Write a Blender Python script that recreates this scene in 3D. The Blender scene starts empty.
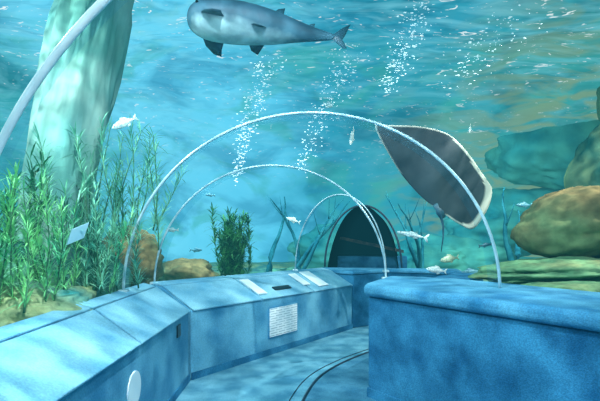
import bpy, bmesh, math, random
from mathutils import Vector, noise, Matrix
random.seed(7)
sc=bpy.context.scene
try: sc.view_settings.view_transform='Standard'
except Exception: pass
COL=sc.collection
F=467.0; H=1.22; HY=235.0
def P(px,py,d):
    return Vector(((px-300)/F*d, d, H-(py-HY)/F*d))

# ------------------------------------------------------------ materials
def srgb(r,g,b):
    f=lambda c:(c/255/12.92) if c/255<=.04045 else ((c/255+.055)/1.055)**2.4
    return (f(r),f(g),f(b),1)
def newmat(n):
    m=bpy.data.materials.new(n); m.use_nodes=True
    nt=m.node_tree; nt.nodes.clear()
    o=nt.nodes.new('ShaderNodeOutputMaterial')
    return m,nt,o
def N(nt,t,**kw):
    n=nt.nodes.new(t)
    for k,v in kw.items():
        if k in n.inputs: n.inputs[k].default_value=v
        else: setattr(n,k,v)
    return n
def ramp(nt,fac,stops):
    r=nt.nodes.new('ShaderNodeValToRGB'); e=r.color_ramp.elements
    while len(e)<len(stops): e.new(.5)
    for i,(p,c) in enumerate(stops):
        e[i].position=p; e[i].color=c
    nt.links.new(fac,r.inputs[0]); return r
def mixc(nt,fac,a,b,mode='MIX'):
    mx=N(nt,'ShaderNodeMix',data_type='RGBA',blend_type=mode); L=nt.links
    for s,i in ((fac,0),(a,6),(b,7)):
        if hasattr(s,'is_linked'): L.new(s,mx.inputs[i])
        else: mx.inputs[i].default_value=s
    return mx.outputs[2]
def noisy(name,c1,c2,scale=4,rough=.6,metal=0,bump=.2,bscale=30,detail=5,stretch=(1,1,1),lo=.35,hi=.65,emit=0,speck=0,sscale=70,c3=None,spec=.5):
    m,nt,o=newmat(name); L=nt.links
    tc=N(nt,'ShaderNodeTexCoord'); mp=N(nt,'ShaderNodeMapping'); mp.inputs['Scale'].default_value=stretch
    L.new(tc.outputs['Object'],mp.inputs[0])
    n1=N(nt,'ShaderNodeTexNoise',Scale=scale,Detail=detail); L.new(mp.outputs[0],n1.inputs['Vector'])
    r=ramp(nt,n1.outputs[0],[(lo,c1),(hi,c2)]); col=r.outputs[0]
    if c3:
        n4=N(nt,'ShaderNodeTexNoise',Scale=scale*.6,Detail=4); mp2=N(nt,'ShaderNodeMapping'); mp2.inputs['Location'].default_value=(5,3,8)
        L.new(tc.outputs['Object'],mp2.inputs[0]); L.new(mp2.outputs[0],n4.inputs['Vector'])
        r4=ramp(nt,n4.outputs[0],[(.45,(0,0,0,1)),(.62,(1,1,1,1))]); col=mixc(nt,r4.outputs[0],col,c3)
    if speck:
        n3=N(nt,'ShaderNodeTexNoise',Scale=sscale,Detail=3); L.new(mp.outputs[0],n3.inputs['Vector'])
        lo_=1-speck; r3=ramp(nt,n3.outputs[0],[(.38,(lo_,lo_,lo_,1)),(.62,(1,1,1,1))])
        col=mixc(nt,1.0,col,r3.outputs[0],'MULTIPLY')
    p=N(nt,'ShaderNodeBsdfPrincipled',Roughness=rough,Metallic=metal)
    p.inputs['Specular IOR Level'].default_value=spec
    L.new(col,p.inputs['Base Color'])
    if bump:
        n2=N(nt,'ShaderNodeTexNoise',Scale=bscale,Detail=4); L.new(mp.outputs[0],n2.inputs['Vector'])
        b=N(nt,'ShaderNodeBump',Strength=bump,Distance=.02); L.new(n2.outputs[0],b.inputs['Height']); L.new(b.outputs[0],p.inputs['Normal'])
    if emit:  # self-glow in the surface colour, added to brighten weeds, fish and rocks
        L.new(col,p.inputs['Emission Color']); p.inputs['Emission Strength'].default_value=emit
    L.new(p.outputs[0],o.inputs[0]); return m

M={}
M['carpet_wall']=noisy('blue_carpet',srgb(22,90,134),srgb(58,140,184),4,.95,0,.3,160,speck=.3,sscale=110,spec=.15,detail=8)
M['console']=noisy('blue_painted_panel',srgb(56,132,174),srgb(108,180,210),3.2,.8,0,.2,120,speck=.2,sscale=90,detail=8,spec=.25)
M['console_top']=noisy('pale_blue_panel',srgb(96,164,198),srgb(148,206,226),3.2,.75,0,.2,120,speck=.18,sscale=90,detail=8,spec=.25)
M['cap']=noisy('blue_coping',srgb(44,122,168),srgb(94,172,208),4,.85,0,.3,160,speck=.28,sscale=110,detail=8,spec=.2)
M['floor']=noisy('blue_floor_carpet',srgb(70,138,168),srgb(118,184,206),5,.95,0,.3,160,speck=.26,sscale=110,spec=.2)
M['belt']=noisy('walkway_rubber',srgb(48,110,142),srgb(82,146,174),6,.85,0,.3,160,speck=.25,sscale=110,spec=.2)
M['dark']=noisy('dark_rubber',srgb(12,30,50),srgb(20,45,68),8,.5,0,.1)
M['black']=noisy('black_plastic',srgb(6,12,20),srgb(14,22,32),8,.35,0,.05)
M['white']=noisy('white_card',srgb(215,232,240),srgb(240,248,250),3,.5,0,0)
M['faint']=noisy('pale_blue_card',srgb(150,200,215),srgb(190,225,235),3,.5,0,0)
M['metal']=noisy('white_glossy_rail',srgb(215,230,235),srgb(240,248,250),12,.2,0,.02,60,spec=.7)
M['metal_grey']=noisy('grey_blue_rib_metal',srgb(150,188,202),srgb(195,222,230),12,.3,.2,.02,60)
M['rock']=noisy('sandy_ledge_rock',srgb(72,98,72),srgb(175,165,112),2.4,.95,0,.8,10,8,speck=.3,sscale=18,c3=srgb(100,150,110),spec=.2)
M['boulder']=noisy('smooth_brown_rock',srgb(82,84,58),srgb(156,136,90),1.8,.95,0,.5,7,9,speck=.3,sscale=12,c3=srgb(96,122,84),spec=.15)
M['rock_teal']=noisy('teal_rock',srgb(28,105,112),srgb(105,175,140),2.5,.9,0,.8,8,8,speck=.3,sscale=18)
M['rock_green']=noisy('hazed_green_rock',srgb(44,112,104),srgb(138,160,112),1.3,.95,0,.4,4,7,speck=.25,sscale=5,emit=.08,spec=.05)  # green-brown rock with blue-green haze and faint glow mixed into its colour
M['rock_haze']=noisy('hazy_far_rock',srgb(34,128,140),srgb(84,166,152),.9,.95,0,.4,3,6,speck=.2,sscale=3,emit=.16,spec=0)  # water haze painted as tint and glow of the far rocks
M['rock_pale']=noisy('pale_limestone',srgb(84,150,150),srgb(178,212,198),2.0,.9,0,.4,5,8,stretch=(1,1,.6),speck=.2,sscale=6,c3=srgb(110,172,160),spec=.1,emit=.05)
M['sand']=noisy('sand',srgb(55,140,138),srgb(165,182,130),1.6,.95,0,.8,14,8,speck=.3,sscale=25,spec=.2)  # teal of the water light is mixed into the sand colour
M['wood']=noisy('sunken_wood',srgb(18,92,110),srgb(46,124,138),6,.9,0,.6,20,spec=.05)  # wood tinted toward the water colour to suggest haze
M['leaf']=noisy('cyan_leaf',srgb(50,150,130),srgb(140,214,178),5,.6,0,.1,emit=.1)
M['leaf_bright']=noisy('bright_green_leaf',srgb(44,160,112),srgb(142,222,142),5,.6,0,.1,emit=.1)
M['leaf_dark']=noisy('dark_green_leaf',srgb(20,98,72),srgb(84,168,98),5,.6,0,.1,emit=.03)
M['leaf_deep']=noisy('deep_green_leaf',srgb(18,92,78),srgb(60,145,104),5,.6,0,.1)
M['stem']=noisy('stem_green',srgb(30,90,70),srgb(70,130,90),5,.7,0,.1)
M['fish_pale']=noisy('silver_scales',srgb(150,190,195),srgb(225,238,236),14,.35,.1,.1,emit=.1)
M['fish_blue']=noisy('blue_scales',srgb(40,110,135),srgb(110,170,185),14,.4,.1,.1)
M['fish_dark']=noisy('dark_scales',srgb(15,55,70),srgb(45,95,110),14,.4,.1,.1)
M['fin_dark']=noisy('dark_fin_skin',srgb(26,64,82),srgb(56,104,122),8,.5,0,.1)
M['fish_yellow']=noisy('drab_scales',srgb(130,170,150),srgb(190,210,180),14,.4,.1,.1)
M['eye']=noisy('black_eye',srgb(4,6,8),srgb(8,10,14),5,.15,0,0)
M['glint']=noisy('glint_bead',srgb(200,235,245),srgb(240,252,255),5,.1,0,0,emit=.5)
M['cave']=noisy('dark_passage',srgb(1,2,4),srgb(4,8,12),4,1,0,0,spec=0)  # passage colours hold the darkness of its unlit interior
M['cave_rock']=noisy('dim_brown_rock',srgb(26,42,50),srgb(90,84,72),5,.9,0,.6,spec=.1)
M['cave_blue']=noisy('dim_blue_panel',srgb(20,70,110),srgb(50,120,160),5,.9,0,.2,spec=.1)

def text_mat():
    m,nt,o=newmat('printed_notice'); L=nt.links
    tc=N(nt,'ShaderNodeTexCoord')
    br=N(nt,'ShaderNodeTexBrick'); br.offset=.37
    br.inputs['Color1'].default_value=srgb(140,168,182); br.inputs['Color2'].default_value=srgb(175,198,208); br.inputs['Mortar'].default_value=srgb(226,238,242)
    br.inputs['Scale'].default_value=1; br.inputs['Mortar Size'].default_value=.012; br.inputs['Brick Width'].default_value=.14; br.inputs['Row Height'].default_value=.034
    mp=N(nt,'ShaderNodeMapping'); L.new(tc.outputs['UV'],mp.inputs[0]); mp.inputs['Scale'].default_value=(.5,.4,1)
    L.new(mp.outputs[0],br.inputs[0])
    p=N(nt,'ShaderNodeBsdfPrincipled',Roughness=.5); L.new(br.outputs[0],p.inputs['Base Color']); L.new(p.outputs[0],o.inputs[0]); return m
M['text']=text_mat()

def acrylic(name,tint,blend,k,rough,add=0):
    m,nt,o=newmat(name); L=nt.links
    t=N(nt,'ShaderNodeBsdfTransparent'); t.inputs[0].default_value=tint
    g=N(nt,'ShaderNodeBsdfGlossy',Roughness=rough); g.inputs[0].default_value=(.92,.98,1,1)
    lw=N(nt,'ShaderNodeLayerWeight',Blend=blend)
    mu=N(nt,'ShaderNodeMath',operation='MULTIPLY_ADD'); mu.inputs[1].default_value=k; mu.inputs[2].default_value=add; L.new(lw.outputs['Fresnel'],mu.inputs[0])
    mx=N(nt,'ShaderNodeMixShader'); L.new(mu.outputs[0],mx.inputs[0]); L.new(t.outputs[0],mx.inputs[1]); L.new(g.outputs[0],mx.inputs[2])
    L.new(mx.outputs[0],o.inputs[0]); return m
M['flange']=acrylic('acrylic_joint',(.80,.93,.96,1),.35,.7,.12,.05)

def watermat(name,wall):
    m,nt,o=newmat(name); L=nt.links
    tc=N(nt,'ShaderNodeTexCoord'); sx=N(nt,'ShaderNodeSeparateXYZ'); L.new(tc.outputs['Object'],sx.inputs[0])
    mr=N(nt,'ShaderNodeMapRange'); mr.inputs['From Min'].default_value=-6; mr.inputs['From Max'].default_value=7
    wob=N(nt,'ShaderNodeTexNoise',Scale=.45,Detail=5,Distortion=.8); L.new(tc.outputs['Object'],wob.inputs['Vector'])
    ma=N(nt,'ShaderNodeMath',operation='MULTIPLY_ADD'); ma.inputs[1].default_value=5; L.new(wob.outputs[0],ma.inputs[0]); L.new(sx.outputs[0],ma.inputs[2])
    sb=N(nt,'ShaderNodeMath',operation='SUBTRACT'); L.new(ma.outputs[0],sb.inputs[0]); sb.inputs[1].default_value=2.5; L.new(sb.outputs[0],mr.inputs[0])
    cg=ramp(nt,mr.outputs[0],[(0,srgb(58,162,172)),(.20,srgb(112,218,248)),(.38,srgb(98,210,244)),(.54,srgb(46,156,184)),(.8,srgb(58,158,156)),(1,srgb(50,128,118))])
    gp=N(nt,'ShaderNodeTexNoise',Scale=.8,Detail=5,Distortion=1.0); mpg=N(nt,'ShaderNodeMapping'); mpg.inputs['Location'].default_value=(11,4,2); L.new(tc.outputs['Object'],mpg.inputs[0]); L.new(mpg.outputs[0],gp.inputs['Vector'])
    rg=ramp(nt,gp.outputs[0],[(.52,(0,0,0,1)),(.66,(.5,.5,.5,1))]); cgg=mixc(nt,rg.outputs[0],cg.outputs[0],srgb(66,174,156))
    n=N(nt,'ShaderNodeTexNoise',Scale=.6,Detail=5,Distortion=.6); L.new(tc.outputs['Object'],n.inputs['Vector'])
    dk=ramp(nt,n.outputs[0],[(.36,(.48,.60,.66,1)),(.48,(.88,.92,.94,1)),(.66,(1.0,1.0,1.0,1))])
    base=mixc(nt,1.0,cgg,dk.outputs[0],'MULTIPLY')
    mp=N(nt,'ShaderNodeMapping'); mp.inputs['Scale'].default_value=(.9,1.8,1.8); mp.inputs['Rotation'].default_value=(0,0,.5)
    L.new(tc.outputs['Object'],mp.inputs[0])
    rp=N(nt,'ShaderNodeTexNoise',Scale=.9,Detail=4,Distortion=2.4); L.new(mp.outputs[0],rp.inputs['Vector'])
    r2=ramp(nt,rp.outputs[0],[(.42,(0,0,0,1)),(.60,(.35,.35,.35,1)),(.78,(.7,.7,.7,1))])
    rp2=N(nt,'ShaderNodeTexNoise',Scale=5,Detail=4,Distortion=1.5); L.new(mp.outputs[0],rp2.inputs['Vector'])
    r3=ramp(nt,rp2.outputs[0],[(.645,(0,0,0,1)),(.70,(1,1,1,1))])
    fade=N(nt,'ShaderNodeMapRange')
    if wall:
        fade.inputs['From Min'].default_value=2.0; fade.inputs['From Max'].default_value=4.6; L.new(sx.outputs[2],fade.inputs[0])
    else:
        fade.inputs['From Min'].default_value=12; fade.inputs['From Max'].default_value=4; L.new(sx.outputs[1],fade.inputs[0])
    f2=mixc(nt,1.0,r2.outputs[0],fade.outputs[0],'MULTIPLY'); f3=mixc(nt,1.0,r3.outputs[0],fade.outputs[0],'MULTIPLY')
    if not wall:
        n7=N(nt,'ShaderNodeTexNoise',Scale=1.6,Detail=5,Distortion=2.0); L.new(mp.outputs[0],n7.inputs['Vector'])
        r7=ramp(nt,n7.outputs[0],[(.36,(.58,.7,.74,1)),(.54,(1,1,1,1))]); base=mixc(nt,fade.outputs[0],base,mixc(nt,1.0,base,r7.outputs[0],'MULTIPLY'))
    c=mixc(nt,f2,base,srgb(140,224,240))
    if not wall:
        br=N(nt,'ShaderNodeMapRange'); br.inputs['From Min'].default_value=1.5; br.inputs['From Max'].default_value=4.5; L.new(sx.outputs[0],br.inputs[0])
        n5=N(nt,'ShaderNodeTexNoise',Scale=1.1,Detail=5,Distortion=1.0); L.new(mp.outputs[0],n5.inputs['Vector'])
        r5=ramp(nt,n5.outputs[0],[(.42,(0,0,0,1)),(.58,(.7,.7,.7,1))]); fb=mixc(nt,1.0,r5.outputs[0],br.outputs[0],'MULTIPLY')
        c=mixc(nt,fb,c,srgb(126,152,108))  # brown-green tint paints reflected rocks on the surface
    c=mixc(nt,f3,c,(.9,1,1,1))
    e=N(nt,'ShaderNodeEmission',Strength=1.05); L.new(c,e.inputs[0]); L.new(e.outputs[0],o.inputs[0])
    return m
M['surface']=watermat('glowing_rippled_water',False)  # emissive surface acts as skylight, ripples and white glints painted in
M['tank']=watermat('tank_wall_water_glow',True)  # walls emit the open water's glow, ripple light painted near the top

def bellymat(name,top,mid,bot,lo,hi):
    m,nt,o=newmat(name); L=nt.links
    tc=N(nt,'ShaderNodeTexCoord'); sx=N(nt,'ShaderNodeSeparateXYZ'); L.new(tc.outputs['Object'],sx.inputs[0])
    nz=N(nt,'ShaderNodeTexNoise',Scale=4,Detail=4); L.new(tc.outputs['Object'],nz.inputs['Vector'])
    ad=N(nt,'ShaderNodeMath',operation='MULTIPLY_ADD'); ad.inputs[1].default_value=.2; L.new(nz.outputs[0],ad.inputs[0]); L.new(sx.outputs[2],ad.inputs[2])
    mr=N(nt,'ShaderNodeMapRange'); mr.inputs['From Min'].default_value=lo; mr.inputs['From Max'].default_value=hi; L.new(ad.outputs[0],mr.inputs[0])
    r=ramp(nt,mr.outputs[0],[(0,bot),(.2,bot),(.4,mid),(.8,top)])
    n6=N(nt,'ShaderNodeTexNoise',Scale=6,Detail=5); L.new(tc.outputs['Object'],n6.inputs['Vector'])
    r6=ramp(nt,n6.outputs[0],[(.42,(.68,.72,.76,1)),(.58,(1.05,1.05,1.05,1))])
    col=mixc(nt,1.0,r.outputs[0],r6.outputs[0],'MULTIPLY')
    p=N(nt,'ShaderNodeBsdfPrincipled',Roughness=.6)
    L.new(col,p.inputs['Base Color'])
    L.new(p.outputs[0],o.inputs[0]); return m
M['shark']=bellymat('grey_shark_skin',srgb(40,80,100),srgb(66,114,134),srgb(168,206,214),-.08,.22)

# ------------------------------------------------------------ helpers
def mkmesh(name,verts,faces,mat,smooth=True):
    me=bpy.data.meshes.new(name); me.from_pydata([tuple(v) for v in verts],[],faces); me.update()
    if mat: me.materials.append(mat)
    if smooth:
        for p in me.polygons: p.use_smooth=True
    ob=bpy.data.objects.new(name,me); COL.objects.link(ob); return ob
def recalc(ob):
    bm=bmesh.new(); bm.from_mesh(ob.data); bmesh.ops.recalc_face_normals(bm,faces=bm.faces); bm.to_mesh(ob.data); bm.free()
def tag(ob,label=None,cat=None,group=None,kind=None):
    if label: ob['label']=label
    if cat: ob['category']=cat
    if group: ob['group']=group
    if kind: ob['kind']=kind
    return ob
def empty(name,loc):
    e=bpy.data.objects.new(name,None); e.location=loc; e.empty_display_size=.1; COL.objects.link(e); return e
def parent(ch,pa):
    ch.parent=pa; ch.matrix_parent_inverse=Matrix.Identity(4)
    return ch
def bevel(ob,w=.01,s=3):
    b=ob.modifiers.new('bevel','BEVEL'); b.width=w; b.segments=s; b.limit_method='ANGLE'; return ob
def center(ob,origin):
    o=Vector(origin)
    for v in ob.data.vertices: v.co-=o
    ob.location=o; return ob
def child(ob,origin,e):
    center(ob,origin); ob.location=(0,0,0); parent(ob,e); return ob
def prism(name,poly,z0,z1,mat,bev=.02,seg=3):
    n=len(poly); vs=[(x,y,z0) for x,y in poly]+[(x,y,z1) for x,y in poly]
    fs=[tuple(range(n))[::-1],tuple(range(n,2*n))]+[(i,(i+1)%n,n+(i+1)%n,n+i) for i in range(n)]
    ob=mkmesh(name,vs,fs,mat,False); recalc(ob)
    if bev: bevel(ob,bev,seg)
    return ob
def tube_geo(pts,rad,n=8,vs=None,fs=None):
    vs=[] if vs is None else vs; fs=[] if fs is None else fs
    pts=[Vector(p) for p in pts]; b0=len(vs)
    if not hasattr(rad,'__len__'): rad=[rad]*len(pts)
    up=Vector((.13,.21,.97)).normalized()
    for i,p in enumerate(pts):
        t=(pts[min(i+1,len(pts)-1)]-pts[max(i-1,0)]).normalized()
        a=t.cross(up)
        if a.length<.1: a=t.cross(Vector((0,1,0)))
        a.normalize(); b=t.cross(a).normalized()
        for k in range(n):
            th=2*math.pi*k/n; vs.append(p+a*math.cos(th)*rad[i]+b*math.sin(th)*rad[i])
    for i in range(len(pts)-1):
        for k in range(n):
            fs.append((b0+i*n+k,b0+i*n+(k+1)%n,b0+(i+1)*n+(k+1)%n,b0+(i+1)*n+k))
    fs.append(tuple(b0+k for k in range(n))[::-1]); e=b0+(len(pts)-1)*n; fs.append(tuple(e+k for k in range(n)))
    return vs,fs
def box_geo(o,u,v,w,vs,fs):
    b=len(vs)
    for k in range(8):
        vs.append(Vector(o)+Vector(u)*(k&1)+Vector(v)*((k>>1)&1)+Vector(w)*((k>>2)&1))
    for f in [(0,2,3,1),(4,5,7,6),(0,1,5,4),(2,6,7,3),(0,4,6,2),(1,3,7,5)]: fs.append(tuple(b+i for i in f))

# ------------------------------------------------------------ tunnel frames: left foot, right foot, apex rise
FR=[((-1.3,-1.6,.80),(2.9,-1.4,.80),1.7),
    ((-1.3,1.75,.80),(2.2,.90,.84),1.58),
    ((-1.35,3.57,.79),(1.37,3.20,.84),1.29),
    ((-1.33,4.27,.78),(.79,4.30,.82),1.06),
    ((-.06,5.85,.78),(1.00,5.45,.80),.92),
    ((.37,6.72,.76),(1.26,6.50,.76),.84)]
def frame_pts(fr,n=48,off=0,t1=1.0):
    l,r,h=Vector(fr[0]),Vector(fr[1]),fr[2]; out=[]
    mid=(l+r)/2; hv=(r-l)/2; hv2=hv*(1+off/hv.length)
    for i in range(n+1):
        th=math.pi*i/n*t1
        p=mid-hv2*math.cos(th)+Vector((0,0,(h+off)*math.sin(th))); out.append(p)
    return out
for i in range(1,5):
    rad=[0,.016,.011,.009,.008][i]; mt=M['metal'] if i==1 else M['metal_grey']
    vs,fs=tube_geo(frame_pts(FR[i],64),rad,10)
    e=empty('arch_frame',FR[i][0]); child(mkmesh('rib',vs,fs,mt),FR[i][0],e)
    A=frame_pts(FR[i],64); B=frame_pts(FR[i+1],64); vs=[];fs=[]; n=len(A)
    for a,b in zip(A,B):
        t=min([0,.09,.10,.10,.08][i]/(b-a).length,.5)
        vs+= [a,a.lerp(b,t)]
    for k in range(n-1): fs.append((2*k,2*k+1,2*k+3,2*k+2))
    child(mkmesh('acrylic_flange',vs,fs,M['flange']),FR[i][0],e)
    for k in (0,1):
        f=Vector(FR[i][k]); s=.035
        v2=[];f2=[]; box_geo(f-Vector((s,s,.012)),(2*s,0,0),(0,2*s,0),(0,0,.024),v2,f2)
        b=mkmesh('base_plate',v2,f2,mt,False); bevel(b,.004,2); child(b,FR[i][0],e)
    tag(e,['','wide curved glossy white rail close overhead','tall slim grey-blue rib arching over the walkway','narrower grey-blue rib further along the tunnel','small thin rib at the tunnel bend'][i],'arch frame','tunnel arch ribs')

# ------------------------------------------------------------ floor
fl=mkmesh('floor',[(-1.6,-2,0),(4.5,-2,0),(4.5,9.6,0),(-1.6,9.6,0)],[(0,1,2,3)],M['floor'],False); tag(fl,kind='structure')
edge=[(-.25,1.2),(-.12,2.2),(-.03,3.0),(.05,3.55),(.2,4.05),(.5,4.55),(1.0,5.15),(1.5,5.7)]
def smooth(pl,m=8):
    out=[]
    for i in range(len(pl)-1):
        p0=pl[max(i-1,0)];p1=pl[i];p2=pl[i+1];p3=pl[min(i+2,len(pl)-1)]
        for k in range(m):
            t=k/m; out.append(tuple(.5*((2*b)+(-a+c)*t+(2*a-5*b+4*c-d)*t*t+(-a+3*b-3*c+d)*t**3) for a,b,c,d in zip(p0,p1,p2,p3)))
    out.append(pl[-1]); return out
ed=smooth(edge)
vs=[];fs=[]
wk=empty('walkway',(0,3,0))
for (x,y) in ed:
    vs+= [(x,y,.012),(x+1.2 if y<3.2 else x+.9,y-(0 if y<3.2 else .5),.012)]
for i in range(len(ed)-1): fs.append((2*i,2*i+1,2*i+3,2*i+2))
child(mkmesh('tread',vs,fs,M['belt']),(0,3,0),wk)
vs,fs=tube_geo([(x,y,.012) for x,y in ed],.012,8)
child(mkmesh('edge_strip',vs,fs,M['dark']),(0,3,0),wk)
vs,fs=tube_geo([(x-.1,y+.03,.003) for x,y in ed],.004,6)
child(mkmesh('groove_strip',vs,fs,M['dark']),(0,3,0),wk)
tag(wk,'curved blue rubber walkway with dark edge strip','walkway')

# ------------------------------------------------------------ consoles (left)
def station(f,b,zf,zb):
    f=Vector((f[0],f[1],0)); b=Vector((b[0],b[1],0)); m=f.lerp(b,.72)
    zm=zf+(zb-zf)*.88
    return f,m,b,zf,zm,zb
def console(name,S0,S1,label,npan,loc):
    e=empty(name,loc)
    def sec(s):
        f,m,b,zf,zm,zb=s
        return [f,f+Vector((0,0,zf)),m+Vector((0,0,zm)),b+Vector((0,0,zb)),b]
    a=sec(S0);c=sec(S1)
    vs=a+c; n=5
    fs=[(0,1,2,3,4),(9,8,7,6,5)]+[(i,(i+1)%n,n+(i+1)%n,n+i) for i in range(n)]
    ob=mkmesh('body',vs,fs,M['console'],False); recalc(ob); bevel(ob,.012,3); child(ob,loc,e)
    for k in range(npan):
        t0=k/npan+.004; t1=(k+1)/npan-.004
        for (i,j,nm) in ((1,2,'sloping_panel'),(2,3,'ledge')):
            A=a[i].lerp(c[i],t0);B=a[j].lerp(c[j],t0);C=a[j].lerp(c[j],t1);D=a[i].lerp(c[i],t1)
            nrm=(D-A).cross(B-A).normalized()
            if nrm.z<0: nrm=-nrm
            g=(B-A).normalized()*.006; ov=(B-A).normalized()*(.02 if i==1 else 0)
            q=[A+g-ov,B-g,C-g,D+g-ov]
            vv=[x+nrm*.0015 for x in q]+[x+nrm*.018 for x in q]
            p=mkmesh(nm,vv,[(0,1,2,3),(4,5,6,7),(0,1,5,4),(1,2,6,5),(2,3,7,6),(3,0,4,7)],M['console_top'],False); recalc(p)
            bevel(p,.006,2); child(p,loc,e)
    A=a[0];D=c[0]; out=(D-A).cross(Vector((0,0,1))).normalized()
    vv,ff=[],[]; box_geo(A+out*.001,D-A,out*.012,(0,0,.06),vv,ff)
    child(mkmesh('kick_strip',vv,ff,M['carpet_wall'],False),loc,e)
    tag(e,label,'console'); return e,a,c,out
S0=station((-.93,.3),(-1.36,.3),.60,.79); S1=station((-.93,3.9),(-1.40,4.18),.58,.78)
S2=station((.68,6.1),(.30,6.40),.56,.76)
S1b=station((-.915,3.93),(-1.36,4.24),.58,.78)
c1=console('display_console',S0,S1,'pale blue sloping display console along the tunnel side',3,(-.93,2,0))
c2=console('display_console',S1b,S2,'blue angled console carrying cards and a notice panel',3,(-.1,5,0))
def onface(C,t,z,off=.004):
    e,a,c,out=C
    p=a[0].lerp(c[0],t); return Vector((p.x,p.y,z))+out*off,(c[0]-a[0]).normalized(),out
def slab(C,t,z,w,h,name,mat,th=.012,off=.002):
    p,d,out=onface(C,t,z,off)
    vs=[p-d*w/2-Vector((0,0,h/2)),p+d*w/2-Vector((0,0,h/2)),p+d*w/2+Vector((0,0,h/2)),p-d*w/2+Vector((0,0,h/2))]
    vs+= [v+out*th for v in vs]
    ob=mkmesh(name,vs,[(0,1,2,3),(4,5,6,7),(0,1,5,4),(1,2,6,5),(2,3,7,6),(3,0,4,7)],mat,False); recalc(ob)
    uvl=ob.data.uv_layers.new(name='UVMap'); co=[(0,0),(1,0),(1,1),(0,1)]*2
    for l in ob.data.loops: uvl.data[l.index].uv=co[l.vertex_index]
    return ob,p
sh,p=slab(c2,.46,.325,.46,.29,'printed_sheet',M['text'],.008,.010)
bk,p=slab(c2,.46,.325,.49,.32,'backing',M['cap'],.010,.0)
e=empty('notice_board',p); child(sh,p,e); child(bk,p,e); tag(e,'white printed notice on blue backing, fixed to console front','notice board')
ob,p=slab(c1,.905,.49,.09,.09,'vent_grille',M['black'],.01); center(ob,p); tag(ob,'small black vent in console front','vent')
p,d,out=onface(c1,.64,.36,.002)
n=28; vs=[]
for k in range(n):
    th=2*math.pi*k/n; vs.append(p+d*.10*math.cos(th)+Vector((0,0,.10*math.sin(th))))
for k in range(n): vs.append(vs[k]+out*.008)
fs=[tuple(range(n)),tuple(range(n,2*n))]+[(i,(i+1)%n,n+(i+1)%n,n+i) for i in range(n)]
ob=mkmesh('round_sign',vs,fs,M['white'],False); recalc(ob); center(ob,p); tag(ob,'round white sign on console front','sign')
def card(C,t,s,w,h,name,mat,label,cat,th=.012,lift=.024,rot=0):
    e,a,c,out=C
    A=a[1].lerp(c[1],t);B=a[2].lerp(c[2],t); d=(c[1]-a[1]).normalized(); g=(B-A).normalized(); nrm=d.cross(g)
    if nrm.z<0: nrm=-nrm
    o=A.lerp(B,s)+nrm*lift
    d2=d*math.cos(rot)+g*math.sin(rot); g2=g*math.cos(rot)-d*math.sin(rot)
    vs=[];fs=[]; box_geo(o-d2*w/2-g2*h/2,d2*w,g2*h,nrm*th,vs,fs)
    ob=mkmesh(name,vs,fs,mat,False); recalc(ob); center(ob,o); bevel(ob,.003,2); tag(ob,label,cat); return ob
card(c2,.36,.50,.13,.30,'information_card',M['white'],'white species card on sloping console','card')
card(c2,.50,.30,.28,.06,'coin_slot',M['black'],'long dark slot plate on sloping console','slot')
card(c2,.67,.60,.13,.26,'information_card',M['white'],'narrow white species card beside dark slot','card')
card(c2,.77,.55,.2,.34,'information_card',M['white'],'larger white species card near console end','card')

# ------------------------------------------------------------ right parapet
e=empty('parapet_wall',(.51,3.5,0))
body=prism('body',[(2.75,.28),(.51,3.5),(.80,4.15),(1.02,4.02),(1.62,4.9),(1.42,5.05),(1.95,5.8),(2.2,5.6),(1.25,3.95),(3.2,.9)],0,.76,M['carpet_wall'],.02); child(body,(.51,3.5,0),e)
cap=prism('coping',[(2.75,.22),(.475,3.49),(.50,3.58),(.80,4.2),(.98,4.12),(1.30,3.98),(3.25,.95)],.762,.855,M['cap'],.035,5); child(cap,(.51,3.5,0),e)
vs=[];fs=[];A=Vector((2.75,.28,0));D=Vector((.51,3.5,0));o=Vector((-.822,-.569,0))
box_geo(A+o*.001,D-A,o*.012,(0,0,.08),vs,fs); child(mkmesh('kick_strip',vs,fs,M['carpet_wall'],False),(.51,3.5,0),e)
tag(e,'blue carpeted low wall with rounded coping at tunnel bend','low wall')

# far low wall & dark passage
e=empty('end_wall',(.9,6.6,0))
child(prism('body',[(.70,6.12),(.30,6.45),(.34,6.80),(2.2,6.5),(2.1,6.1),(1.2,6.45)],0,.70,M['carpet_wall'],.015),(.9,6.6,0),e)
child(prism('coping',[(.69,6.09),(.28,6.43),(.32,6.82),(2.2,6.52),(2.1,6.07),(1.2,6.42)],.702,.75,M['cap'],.015),(.9,6.6,0),e)
tag(e,'low blue wall closing the tunnel bend','low wall')
e=empty('service_passage',(.9,6.8,0))
A=frame_pts(((.36,6.80,.2),(1.42,6.56,.2),1.44),40); dv=Vector((.45,2.1,0)); n=len(A)
vs=A+[a+dv for a in A]; fs=[(i,i+1,n+i+1,n+i) for i in range(n-1)]+[tuple(range(n,2*n))]
child(mkmesh('lining',vs,fs,M['cave']),(.9,6.8,0),e)
vs,fs=tube_geo(frame_pts(((.36,6.77,.76),(1.42,6.53,.76),.88),40),.014,8)
child(mkmesh('mouth_rim',vs,fs,M['dark']),(.9,6.8,0),e)
vs,fs=[],[]; box_geo((.60,7.4,1.16),(1.0,-.2,-.22),(.03,.2,0),(0,0,.045),vs,fs)
child(mkmesh('handrail',vs,fs,M['cave_rock'],False),(.9,6.8,0),e)
vs,fs=[],[]; box_geo((.62,7.7,.45),(1.1,-.2,0),(.05,.3,0),(0,0,.42),vs,fs)
child(mkmesh('low_panel',vs,fs,M['cave_blue'],False),(.9,6.8,0),e)
tag(e,'dark unlit tunnel mouth beyond the blue end wall','passage')

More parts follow.
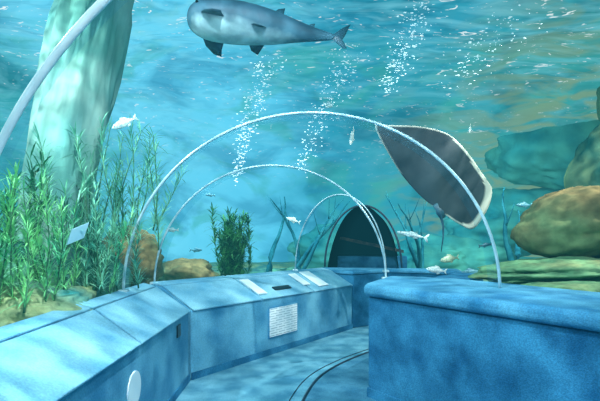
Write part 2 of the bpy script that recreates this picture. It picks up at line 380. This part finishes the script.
# ------------------------------------------------------------ tank shell
poly=[(-1.33,-2.5),(-1.38,4.2),(.30,6.42),(.3,9.6),(2.1,9.6),(1.50,6.5),(2.1,5.7),(1.15,4.1),(3.15,1.0),(3.15,-2.5)]
def inside(x,y):
    c=False; j=len(poly)-1
    for i in range(len(poly)):
        xi,yi=poly[i];xj,yj=poly[j]
        if (yi>y)!=(yj>y) and x<(xj-xi)*(y-yi)/(yj-yi)+xi: c=not c
        j=i
    return c
def bedz(x,y):
    z=.42+.10*noise.noise(Vector((x*.8,y*.8,1)))+.05*noise.noise(Vector((x*2.5,y*2.5,3)))
    z+=.62*math.exp(-((x+2.7)**2/.8+(y-2.9)**2/2.2))
    z+=.25*math.exp(-((x-3.6)**2/2+(y-5.0)**2/3))
    return z
G=.14; nx=int(17/G)-1; ny=int(16.2/G); vs=[];fs=[]
for j in range(ny+1):
    for i in range(nx+1):
        x=-7.95+i*G;y=-2.35+j*G; vs.append((x,y,bedz(x,y)))
for j in range(ny):
    for i in range(nx):
        x=-7.95+(i+.5)*G;y=-2.35+(j+.5)*G
        if not inside(x,y): a=j*(nx+1)+i; fs.append((a,a+1,a+nx+2,a+nx+1))
bed=mkmesh('tank_bed',vs,fs,M['sand']); tag(bed,'uneven sandy aquarium bed with teal and yellow patches','tank bed',kind='stuff')
X0,X1,Y0,Y1,ZT=-8,9,-2.4,14,3.9
def plane(name,q,mat):
    ob=mkmesh(name,q,[(0,1,2,3)],mat,False); tag(ob,kind='structure'); return ob
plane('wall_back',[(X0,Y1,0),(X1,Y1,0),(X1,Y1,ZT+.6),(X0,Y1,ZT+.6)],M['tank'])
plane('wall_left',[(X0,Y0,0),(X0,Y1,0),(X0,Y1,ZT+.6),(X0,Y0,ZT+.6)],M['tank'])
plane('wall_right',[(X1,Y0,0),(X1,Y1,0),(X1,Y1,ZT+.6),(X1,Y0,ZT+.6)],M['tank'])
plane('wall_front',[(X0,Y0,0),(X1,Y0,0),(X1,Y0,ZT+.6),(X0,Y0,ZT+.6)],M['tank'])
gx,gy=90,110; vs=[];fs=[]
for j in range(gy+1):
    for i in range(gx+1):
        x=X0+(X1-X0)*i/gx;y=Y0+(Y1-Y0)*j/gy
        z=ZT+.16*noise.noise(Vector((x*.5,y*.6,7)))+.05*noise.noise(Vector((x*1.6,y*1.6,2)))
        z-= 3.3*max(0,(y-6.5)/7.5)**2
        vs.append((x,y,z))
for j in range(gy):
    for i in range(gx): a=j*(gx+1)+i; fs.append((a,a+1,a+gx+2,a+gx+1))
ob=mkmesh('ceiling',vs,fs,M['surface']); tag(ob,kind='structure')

# ------------------------------------------------------------ rocks
def rock(loc,size,mat,label,seed,amp=.28,sub=5,rot=0,fr=1.3,strata=0,name='rock',tilt=(0,0),bend=0):
    bm=bmesh.new(); bmesh.ops.create_icosphere(bm,subdivisions=sub,radius=1)
    for v in bm.verts:
        c=v.co.copy(); q=c*fr+Vector((seed*3.1,seed*1.7,seed))
        k=1+amp*noise.noise(q)*1.6+amp*.6*noise.noise(q*2.3)+amp*.4*noise.noise(q*5)+amp*.2*noise.noise(q*11)
        rdg=abs(noise.noise(q*1.7+Vector((9,9,9))))
        k-=amp*.6*max(0,.16-rdg)*2
        v.co=c*k
        if strata:
            f=1+.06*math.sin(c.z*strata*1.3+noise.noise(q)*2); v.co.x*=f; v.co.y*=f
            v.co.z+= .05*math.sin(c.z*strata+noise.noise(q)*3)
        if bend: v.co.x+=bend*v.co.z**2
    me=bpy.data.meshes.new(name); bm.to_mesh(me); bm.free()
    for p_ in me.polygons: p_.use_smooth=True
    me.materials.append(mat); ob=bpy.data.objects.new(name,me); COL.objects.link(ob)
    ob.data.transform(Matrix.Diagonal((size[0],size[1],size[2],1)))
    ob.location=loc; ob.rotation_euler=(tilt[0],tilt[1],rot); tag(ob,label,'rock'); return ob
rock(P(582,222,4.5),(.62,.55,.36),M['boulder'],'large smooth rounded brown boulder behind the low wall',1,.13,tilt=(0,-.2),fr=1.0)
rock(P(580,272,4.2),(.78,.45,.13),M['rock'],'low sandy layered ledge under the boulder',2,.2,strata=9,tilt=(0,-.06))
rock(P(600,294,3.8),(.7,.4,.11),M['rock'],'low layered rock ledge with green film',3,.2,strata=9)
rock(P(535,275,4.7),(.38,.35,.14),M['rock'],'low sandy rock beside the boulder',4,.22)
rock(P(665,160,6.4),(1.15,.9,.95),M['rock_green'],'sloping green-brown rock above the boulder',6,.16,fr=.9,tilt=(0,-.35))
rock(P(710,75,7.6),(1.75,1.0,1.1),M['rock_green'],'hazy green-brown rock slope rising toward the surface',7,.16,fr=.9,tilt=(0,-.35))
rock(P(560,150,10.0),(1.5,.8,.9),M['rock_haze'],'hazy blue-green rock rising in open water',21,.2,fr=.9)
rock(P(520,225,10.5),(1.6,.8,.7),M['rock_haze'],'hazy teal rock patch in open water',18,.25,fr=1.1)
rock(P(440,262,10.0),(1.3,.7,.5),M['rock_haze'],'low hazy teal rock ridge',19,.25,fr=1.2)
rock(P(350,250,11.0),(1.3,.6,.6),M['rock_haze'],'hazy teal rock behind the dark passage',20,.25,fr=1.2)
rock(P(188,276,8.0),(.58,.5,.28),M['boulder'],'brown rounded rock beside the green plant',9,.2)
rock(P(270,284,8.5),(1.0,.5,.3),M['rock_teal'],'low teal rock on the bed',10,.25)
rock(P(130,262,6.5),(.45,.5,.45),M['boulder'],'brown rock near the leafy weeds',11,.2)
rock(P(50,275,5.2),(.8,.7,.6),M['rock_teal'],'teal rock behind tall weeds',12,.3)
rock(P(78,90,4.3),(.30,.38,2.6),M['rock_pale'],'pale grey-green curving rock trunk',13,.2,fr=1.4,tilt=(0,.21),name='rock_pillar',bend=.5)
rock(P(-60,300,3.0),(.7,.7,.4),M['rock_teal'],'teal rock mound by the glass',15,.3)
rock(P(30,318,2.9),(.42,.5,.22),M['sand'],'sandy mound by the glass',16,.2)

# ------------------------------------------------------------ wood roots
def roots(base,h,n,spread,seed,label,r=.04,lean=(0,0)):
    rd=random.Random(seed); vs=[];fs=[]
    for k in range(n):
        a=rd.uniform(0,6.28); p=Vector((rd.uniform(-.5,.5)*spread,rd.uniform(-.3,.3)*spread,-.1)); pts=[p.copy()]; rr=[r*rd.uniform(.8,1.3)]
        d=Vector((math.cos(a)*.35+lean[0],math.sin(a)*.35+lean[1],1)).normalized()
        hh=h*rd.uniform(.6,1)
        for s in range(10):
            d=(d+Vector((rd.uniform(-.22,.22),rd.uniform(-.22,.22),rd.uniform(-.05,.1)))).normalized()
            p=p+d*hh/10; pts.append(p.copy()); rr.append(rr[0]*(1-.085*(s+1)))
            if s in (4,6) :
                q=p.copy(); dd=(d+Vector((rd.uniform(-1,1),rd.uniform(-1,1),.2))).normalized(); pp=[q.copy()]
                for z in range(4): dd=(dd+Vector((0,0,.15))).normalized(); q=q+dd*hh*.08; pp.append(q.copy())
                tube_geo(pp,[rr[-1]*.6*(1-.2*z) for z in range(5)],6,vs,fs)
        tube_geo(pts,rr,8,vs,fs)
    ob=mkmesh('driftwood',vs,fs,M['wood']); ob.location=base; tag(ob,label,'driftwood'); return ob
roots(P(412,268,7.5),1.6,4,.35,1,'teal branching sunken driftwood in open water',.04)
roots(P(285,268,8),1.6,4,.6,2,'teal leaning driftwood cluster behind the bend',.05,(.1,0))
roots(P(512,262,7.0),1.5,2,.2,3,'slim teal upright driftwood post',.05)

# ------------------------------------------------------------ plants
def plant(base,h,nst,spread,leafl,leafw,mat,seed,label,dens=26,lean=(0,0),cat='water plant',leafup=.6,hmin=.55):
    rd=random.Random(seed); sv,sf=[],[]; lv,lf=[],[]
    for k in range(nst):
        p=Vector((rd.gauss(0,.4)*spread,rd.gauss(0,.35)*spread,-.05)); d=Vector((rd.uniform(-.2,.2)+lean[0],rd.uniform(-.2,.2)+lean[1],1)).normalized()
        hh=h*rd.uniform(hmin,1); pts=[p.copy()]
        for s in range(9):
            d=(d+Vector((rd.uniform(-.12,.12),rd.uniform(-.12,.12),.05))).normalized(); p=p+d*hh/9; pts.append(p.copy())
        tube_geo(pts,[.007*(1-.07*i) for i in range(10)],5,sv,sf)
        for q in range(dens):
            t=rd.uniform(.02,1)*8.99; i=int(t); o=pts[i].lerp(pts[i+1],t-i)
            a=rd.uniform(0,6.28); dd=Vector((math.cos(a),math.sin(a),rd.uniform(-.1,leafup*2.4))).normalized()
            side=dd.cross(Vector((0,0,1))).normalized(); L=leafl*rd.uniform(.6,1.3); W=leafw*rd.uniform(.7,1.2)
            b=len(lv); bend=Vector((0,0,-L*.3))
            for (u,w) in [(0,.15),(.3,1),(.65,.8),(1,.05)]:
                c=o+dd*L*u+bend*u*u; lv+= [c-side*W*w/2,c+side*W*w/2]
            for i2 in range(3): lf.append((b+2*i2,b+2*i2+1,b+2*i2+3,b+2*i2+2))
    e=empty('water_plant',base)
    s_=parent(mkmesh('stems',sv,sf,M['stem']),e); s_['kind']='stuff'; parent(mkmesh('foliage',lv,lf,mat),e)
    tag(e,label,cat); return e
plant(P(231,279,6.9),1.08,36,.30,.18,.022,M['leaf_dark'],21,'single dense green bushy plant on the bed',120,leafup=1.0,hmin=.5)
plant(P(105,245,3.9),1.15,10,.5,.19,.009,M['leaf'],22,'tall wispy teal-green weeds by the rock trunk',90,(.1,0),leafup=1.3)
plant(P(120,225,4.2),1.0,8,.4,.18,.009,M['leaf'],23,'pale teal-green weeds hanging beside the rock trunk',80,(.15,0),leafup=1.3)
plant(P(8,300,2.6),.85,14,.34,.14,.008,M['leaf_bright'],24,'bright green fine-bladed weeds close to the glass',100,leafup=1.3)
plant(P(50,300,3.0),.85,10,.4,.15,.008,M['leaf_bright'],25,'bright green grassy weeds close to the glass',90,leafup=1.3)
plant(P(92,285,3.4),.8,9,.36,.15,.009,M['leaf'],26,'short teal-green weeds by the console',80,leafup=1.3)
plant(P(-5,290,3.3),1.1,16,.5,.18,.013,M['leaf_deep'],27,'dense deep green weeds behind the bright ones',90,leafup=1.2)
plant(P(70,290,4.0),.95,11,.5,.18,.012,M['leaf_deep'],28,'deep green weeds at the foot of the rock trunk',80,leafup=1.2)

# ------------------------------------------------------------ animals
def ring_loft(sec,n=18):
    vs=[];fs=[]
    for (x,yc,zc,ry,rz) in sec:
        for k in range(n):
            th=2*math.pi*k/n; vs.append(Vector((x,yc+ry*math.cos(th),zc+rz*math.sin(th))))
    m=len(sec)
    for i in range(m-1):
        for k in range(n): fs.append((i*n+k,i*n+(k+1)%n,(i+1)*n+(k+1)%n,(i+1)*n+k))
    fs.append(tuple(range(n))[::-1]); fs.append(tuple((m-1)*n+k for k in range(n)))
    return vs,fs
def fin_geo(pts,th,vs,fs,nrm):
    n=len(pts); b=len(vs); nrm=Vector(nrm).normalized(); c=sum((Vector(p) for p in pts),Vector())/n
    for s in (1,-1):
        for p in pts: vs.append(Vector(p)+nrm*.002*s)
        vs.append(c+nrm*th*s)
    for i in range(n):
        j=(i+1)%n
        fs.append((b+i,b+j,b+n)); fs.append((b+n+1+j,b+n+1+i,b+2*n+1)); fs.append((b+j,b+i,b+n+1+i,b+n+1+j))
def eye(e,p,r):
    bm=bmesh.new(); bmesh.ops.create_uvsphere(bm,u_segments=12,v_segments=8,radius=r); me=bpy.data.meshes.new('eye'); bm.to_mesh(me); bm.free(); me.materials.append(M['eye'])
    for q in me.polygons: q.use_smooth=True
    o=bpy.data.objects.new('eye',me); COL.objects.link(o); o.location=p; parent(o,e)
sec=[(-.645,0,-.005,.02,.015),(-.64,0,-.005,.06,.045),(-.62,0,-.005,.115,.08),(-.57,0,-.003,.165,.115),(-.48,0,0,.2,.145),(-.36,0,.005,.208,.16),(-.18,0,.01,.2,.16),(0,0,.012,.175,.14),(.16,0,.012,.135,.112),(.30,0,.01,.092,.082),(.44,0,.008,.058,.056),(.56,0,.01,.032,.038),(.62,0,.015,.018,.026)]
e=empty('guitar_shark',P(264,28,4.0)); e.rotation_euler=(math.radians(-14),math.radians(5),math.radians(8))
vs,fs=ring_loft(sec,24)
b=mkmesh('body',vs,fs,M['shark']); recalc(b); b.modifiers.new('s','SUBSURF').levels=1; b.modifiers['s'].render_levels=1; parent(b,e)
def finobj(name,pts,th,nrm):
    v,f=[],[]; fin_geo(pts,th,v,f,nrm); o=mkmesh(name,v,f,M['fin_dark']); recalc(o); parent(o,e)
finobj('tail_fin',[(.54,0,.02),(.61,0,.045),(.69,0,.12),(.76,0,.17),(.715,0,.05),(.69,0,.0),(.73,0,-.08),(.70,0,-.09),(.61,0,-.02),(.54,0,-.01)],.014,(0,1,0))
finobj('dorsal_fin',[(.02,0,.11),(.11,0,.21),(.17,0,.23),(.16,0,.16),(.20,0,.08)],.016,(0,1,0))
finobj('dorsal_fin',[(.34,0,.05),(.40,0,.11),(.44,0,.12),(.43,0,.045)],.012,(0,1,0))
for s in (1,-1):
    finobj('pectoral_fin',[(-.52,s*.15,-.06),(-.49,s*.23,-.09),(-.42,s*.29,-.12),(-.35,s*.30,-.13),(-.35,s*.24,-.10),(-.33,s*.15,-.07)],.016,(.1,-.4*s,.9))
    finobj('pelvic_fin',[(-.12,s*.12,-.08),(-.09,s*.18,-.11),(-.03,s*.20,-.13),(.02,s*.11,-.08)],.012,(.1,-.4*s,.9))
eye(e,(-.56,-.160,.03),.013); eye(e,(-.56,.160,.03),.013)
tag(e,'long smooth blue-grey shark with paler belly swimming overhead','shark')

# ray: angular wing tapering to its upper tip; outline in metres around its centre (x right, z up)
out_px=[(-66,44),(-48,44),(-20,44),(8,39),(30,25),(50,7),(62,-4),(68,-12),(66,-30),(52,-52),(34,-48),(10,-35),(-14,-20),(-36,0),(-52,20),(-64,38)]
k_=5.0/F
oc=smooth([(a*k_,b*k_) for a,b in out_px]+[(out_px[0][0]*k_,out_px[0][1]*k_)],5)[:-1]
na=len(oc); nr=24
cx,cz=.04,.01
vs=[];fs=[];at=[]
def relief(x,z,r):
    u=(x*.85-z*.52)
    return .05*math.exp(-(u/.18)**2)*(1-r*r)+.012*(1-r**3)+.003
def depth(x,z): return .28*x-.40*z+.10*x*x
for side in (1,-1):
    vs.append((cx,depth(cx,cz)-side*relief(cx,cz,0)*(1 if side>0 else .5),cz)); at.append(0.0 if side>0 else 1.0)
    for i in range(1,nr+1):
        r=i/nr
        for (x,z) in oc:
            X=cx+(x-cx)*r; Z=cz+(z-cz)*r
            vs.append((X,depth(X,Z)-side*relief(X,Z,r)*(1 if side>0 else .5),Z))
            if side<0: at.append(1.0)
            else:
                rt=max(0,(x-.10)/.6); wd=.03+.10*rt
                at.append(1.0 if (r>1-wd and x>.0) else (.7 if (r>.965 and z>0) else 0.0))
R=1+nr*na
for s in (0,1):
    o=s*R
    for k in range(na):
        q=(o,o+1+k,o+1+(k+1)%na); fs.append(q if s==0 else q[::-1])
    for i in range(nr-1):
        A=o+1+i*na
        for k in range(na):
            q=(A+k,A+na+k,A+na+(k+1)%na,A+(k+1)%na); fs.append(q if s==0 else q[::-1])
A=1+(nr-1)*na; B=R+1+(nr-1)*na
for k in range(na): fs.append((A+k,B+k,B+(k+1)%na,A+(k+1)%na))
def raymat():
    m,nt,o=newmat('ray_skin'); L=nt.links
    tc=N(nt,'ShaderNodeTexCoord'); a_=N(nt,'ShaderNodeAttribute',attribute_name='belly')
    n=N(nt,'ShaderNodeTexNoise',Scale=3,Detail=5); L.new(tc.outputs['Object'],n.inputs['Vector'])
    r=ramp(nt,n.outputs[0],[(.35,srgb(34,52,62)),(.65,srgb(60,78,86))])
    c=mixc(nt,a_.outputs['Fac'],r.outputs[0],srgb(206,218,206))
    p=N(nt,'ShaderNodeBsdfPrincipled',Roughness=.6); L.new(c,p.inputs['Base Color']); L.new(p.outputs[0],o.inputs[0]); return m
e=empty('stingray',P(436,176,5.0))
b=mkmesh('body',vs,fs,raymat()); recalc(b)
A_=b.data.attributes.new('belly','FLOAT','POINT')
for i in range(len(vs)): A_.data[i].value=at[i]
parent(b,e)
vv,ff=tube_geo([(.02,.1,-.30),(.10,.16,-.42),(.14,.2,-.53),(.15,.24,-.66),(.14,.28,-.82)],[.03,.018,.012,.008,.004],8)
parent(mkmesh('tail',vv,ff,M['fin_dark']),e)
vv,ff=[],[]; fin_geo([(.02,.1,-.30),(.12,.14,-.36),(.16,.17,-.43),(.10,.16,-.46),(.04,.13,-.40)],.012,vv,ff,(0,1,.2))
parent(mkmesh('pelvic_fin',vv,ff,M['fin_dark']),e)
tag(e,'large smooth dark grey stingray with thin pale wing edge','stingray')

def fishmesh(mat,deep=1.0):
    sec=[(-.5,0,0,.008,.01),(-.46,0,0,.03,.045),(-.36,0,.005,.06,.1*deep),(-.2,0,.01,.078,.15*deep),(0,0,.01,.075,.16*deep),(.18,0,.005,.05,.115*deep),(.32,0,0,.028,.06*deep),(.42,0,0,.014,.038*deep)]
    vs,fs=ring_loft(sec,14)
    fin_geo([(.39,0,.02),(.5,0,.13),(.56,0,.15),(.50,0,0),(.56,0,-.15),(.5,0,-.13),(.39,0,-.02)],.01,vs,fs,(0,1,0))
    fin_geo([(-.15,0,.13*deep),(-.05,0,.23*deep),(.12,0,.2*deep),(.24,0,.07*deep)],.008,vs,fs,(0,1,0))
    fin_geo([(.02,0,-.13*deep),(.08,0,-.21*deep),(.2,0,-.16*deep),(.22,0,-.07*deep)],.008,vs,fs,(0,1,0))
    for s in (1,-1): fin_geo([(-.22,s*.07,-.03),(-.12,s*.12,-.08),(-.07,s*.13,-.06),(-.16,s*.075,.0)],.005,vs,fs,(0,s,.5))
    me=bpy.data.meshes.new('fish_body'); me.from_pydata([tuple(v) for v in vs],[],fs); me.materials.append(mat)
    bm=bmesh.new(); bm.from_mesh(me); bmesh.ops.recalc_face_normals(bm,faces=bm.faces); bm.to_mesh(me); bm.free()
    for p_ in me.polygons: p_.use_smooth=True
    return me
FM={k:fishmesh(M[k],d) for k,d in (('fish_pale',1.0),('fish_blue',.9),('fish_dark',.8),('fish_yellow',1.1))}
FMs=fishmesh(M['fish_pale'],.5)
bm=bmesh.new(); bmesh.ops.create_uvsphere(bm,u_segments=10,v_segments=6,radius=.018); EM=bpy.data.meshes.new('fish_eye'); bm.to_mesh(EM); bm.free(); EM.materials.append(M['eye'])
def fish(px,py,d,lpx,kind,yaw,pitch,label,slim=False):
    s=lpx/F*d; e=empty('fish',P(px,py,d)); e.rotation_euler=(0,math.radians(pitch),math.radians(yaw)); e.scale=(s,s,s)
    o=bpy.data.objects.new('body',FMs if slim else FM[kind]); COL.objects.link(o); parent(o,e)
    for sg in (1,-1):
        q=bpy.data.objects.new('eye',EM); COL.objects.link(q); q.location=(-.38,sg*.052,.03); parent(q,e)
    tag(e,label,'fish',group='small reef fish')
fish(124,123,3.5,26,'fish_pale',20,-30,'pale silver fish among the weeds')
fish(172,230,6,12,'fish_pale',10,0,'small pale fish in bright open water')
fish(210,195,7,10,'fish_blue',0,5,'small blue fish in open water')
fish(196,250,7,14,'fish_blue',160,0,'small blue fish above the brown rock')
fish(412,235,5.4,30,'fish_pale',-10,12,'slim silver fish below the stingray',True)
fish(352,137,6,24,'fish_pale',70,-50,'pale fish turning beside the tunnel')
fish(449,259,6,20,'fish_yellow',10,-10,'drab pale fish near the bed')
fish(436,270,5.6,20,'fish_pale',0,8,'small pale fish near the low wall')
fish(470,272,6.2,20,'fish_blue',180,0,'blue fish near the bed')
fish(470,129,6,14,'fish_pale',60,-40,'small pale fish near the surface')
fish(293,220,7.5,14,'fish_pale',0,20,'small pale fish near the driftwood')
fish(328,105,6.5,18,'fish_pale',120,-20,'pale fish under the surface')
fish(524,205,6.0,16,'fish_blue',0,0,'blue fish over the rock pile')
fish(486,245,6.6,14,'fish_dark',180,10,'small dark fish near the driftwood')

# ------------------------------------------------------------ reflection glints
def glints(a,b,n,spread,seed,label):  # wave reflections glinting on the acrylic, put in as small glowing beads
    rd=random.Random(seed); bm=bmesh.new(); A=Vector(a);B=Vector(b)
    for k in range(n):
        t=rd.random(); p=A.lerp(B,t)-A+Vector((rd.gauss(0,spread)*(.5+t),rd.gauss(0,spread),rd.gauss(0,spread)))
        r=rd.uniform(.002,.009)
        m=Matrix.Translation(p)@Matrix.Diagonal((rd.uniform(.8,2.6)*r,r,r*rd.uniform(.5,1.0),1))
        bmesh.ops.create_icosphere(bm,subdivisions=1,radius=1,matrix=m)
    me=bpy.data.meshes.new('glint_streak'); bm.to_mesh(me); bm.free(); me.materials.append(M['glint'])
    for q in me.polygons: q.use_smooth=True
    o=bpy.data.objects.new('glint_streak',me); COL.objects.link(o); o.location=A; tag(o,label,'glints',kind='stuff')
glints(P(235,175,5),P(268,60,5),420,.06,1,'rising streak of tiny white reflection bubbles')
glints(P(300,165,5.5),P(352,50,5.5),360,.07,2,'slanting streak of tiny white reflection bubbles')
glints(P(385,90,4.6),P(425,10,4.6),300,.07,3,'loose streak of reflection bubbles near the surface')
glints(P(455,75,4.8),P(515,18,4.8),160,.12,4,'scattered reflection bubbles under the surface')

vs,fs=[],[]; o=P(66,245,2.66); box_geo(o,(.06,.08,.04),(.01,-.01,.0),(.03,.0,.09),vs,fs)
ob=mkmesh('information_card',vs,fs,M['faint'],False); recalc(ob); center(ob,o); tag(ob,'tilted pale card standing beside the tall weeds','card')

# ------------------------------------------------------------ lights
def spot(loc,target,power,size,col,caust=True,scale=22,blend=.6,lo=.7,hi=2.0):  # unseen spots added for brightness; caust gives them a rippled light pattern
    l=bpy.data.lights.new('lamp','SPOT'); l.energy=power; l.spot_size=math.radians(size); l.spot_blend=blend; l.shadow_soft_size=.02; l.color=col
    o=bpy.data.objects.new('added_spot',l); o.location=loc; COL.objects.link(o)
    o.rotation_euler=(Vector(target)-Vector(loc)).to_track_quat('-Z','Y').to_euler()
    if caust:
        l.use_nodes=True; nt=l.node_tree; em=[n for n in nt.nodes if n.type=='EMISSION'][0]; L=nt.links
        tc=N(nt,'ShaderNodeTexCoord'); nz=N(nt,'ShaderNodeTexNoise',Scale=scale*.4,Detail=2); L.new(tc.outputs['Normal'],nz.inputs['Vector'])
        mx=N(nt,'ShaderNodeMix',data_type='VECTOR'); mx.inputs[0].default_value=.14; L.new(tc.outputs['Normal'],mx.inputs[4]); L.new(nz.outputs['Color'],mx.inputs[5])
        v=N(nt,'ShaderNodeTexVoronoi',Scale=scale,feature='SMOOTH_F1'); L.new(mx.outputs[1],v.inputs['Vector'])
        mr=N(nt,'ShaderNodeMapRange'); mr.inputs['From Min'].default_value=.2; mr.inputs['From Max'].default_value=.75; mr.inputs['To Min'].default_value=lo; mr.inputs['To Max'].default_value=hi
        L.new(v.outputs['Distance'],mr.inputs[0]); L.new(mr.outputs[0],em.inputs['Strength'])
    return o
spot((-.2,1.6,3.6),(0,4.2,0),330,110,(.84,.97,1),scale=18)
spot((.8,-.6,3.6),(.9,3.2,.2),200,100,(.80,.95,1),scale=18)
spot((-3.2,2.0,3.6),(-2.4,3.6,1),380,120,(.85,1,.96),scale=24,lo=.5,hi=2.4)
spot((3.6,3.6,3.6),(3.0,5.2,.8),400,120,(1,.98,.88),scale=24,lo=.5,hi=2.4)
spot((-2.2,6.5,3.4),(-1.8,9.5,1),450,130,(.7,.97,1),scale=14)
spot((2.4,6.5,3.4),(2.5,9.5,1),300,130,(.7,.97,.95),scale=14)
spot((.9,3.0,3.4),(1.7,5.0,1.8),80,55,(.9,1,1),False)  # plain added fill aimed at the stingray
spot((-.6,2.2,2.6),(-.35,4.0,2.9),30,80,(.9,1,1),False)  # plain added fill from below the shark
spot((-.1,.5,2.2),(-1.0,1.65,1.7),30,60,(1,1,1),False)  # plain added fill on the near rib

# ------------------------------------------------------------ world: ambient and faint underwater haze
w=bpy.data.worlds.new('world'); sc.world=w; w.use_nodes=True; nt=w.node_tree; nt.nodes.clear()
o=nt.nodes.new('ShaderNodeOutputWorld'); bg=N(nt,'ShaderNodeBackground'); bg.inputs[0].default_value=srgb(70,170,200); bg.inputs[1].default_value=.5
nt.links.new(bg.outputs[0],o.inputs[0])
SG=.009; ab=N(nt,'ShaderNodeVolumeAbsorption',Density=SG); ab.inputs[0].default_value=(0,0,0,1)
em=N(nt,'ShaderNodeEmission',Strength=SG*1.3); em.inputs[0].default_value=srgb(60,180,208)
ad=N(nt,'ShaderNodeAddShader'); nt.links.new(ab.outputs[0],ad.inputs[0]); nt.links.new(em.outputs[0],ad.inputs[1]); nt.links.new(ad.outputs[0],o.inputs['Volume'])

# ------------------------------------------------------------ camera
cd=bpy.data.cameras.new('camera'); cd.sensor_width=36; cd.lens=F/600*36; cd.shift_y=(HY-200.5)/600; cd.clip_start=.05
co=bpy.data.objects.new('camera',cd); co.location=(0,0,H); co.rotation_euler=(math.pi/2,0,0); COL.objects.link(co); sc.camera=co
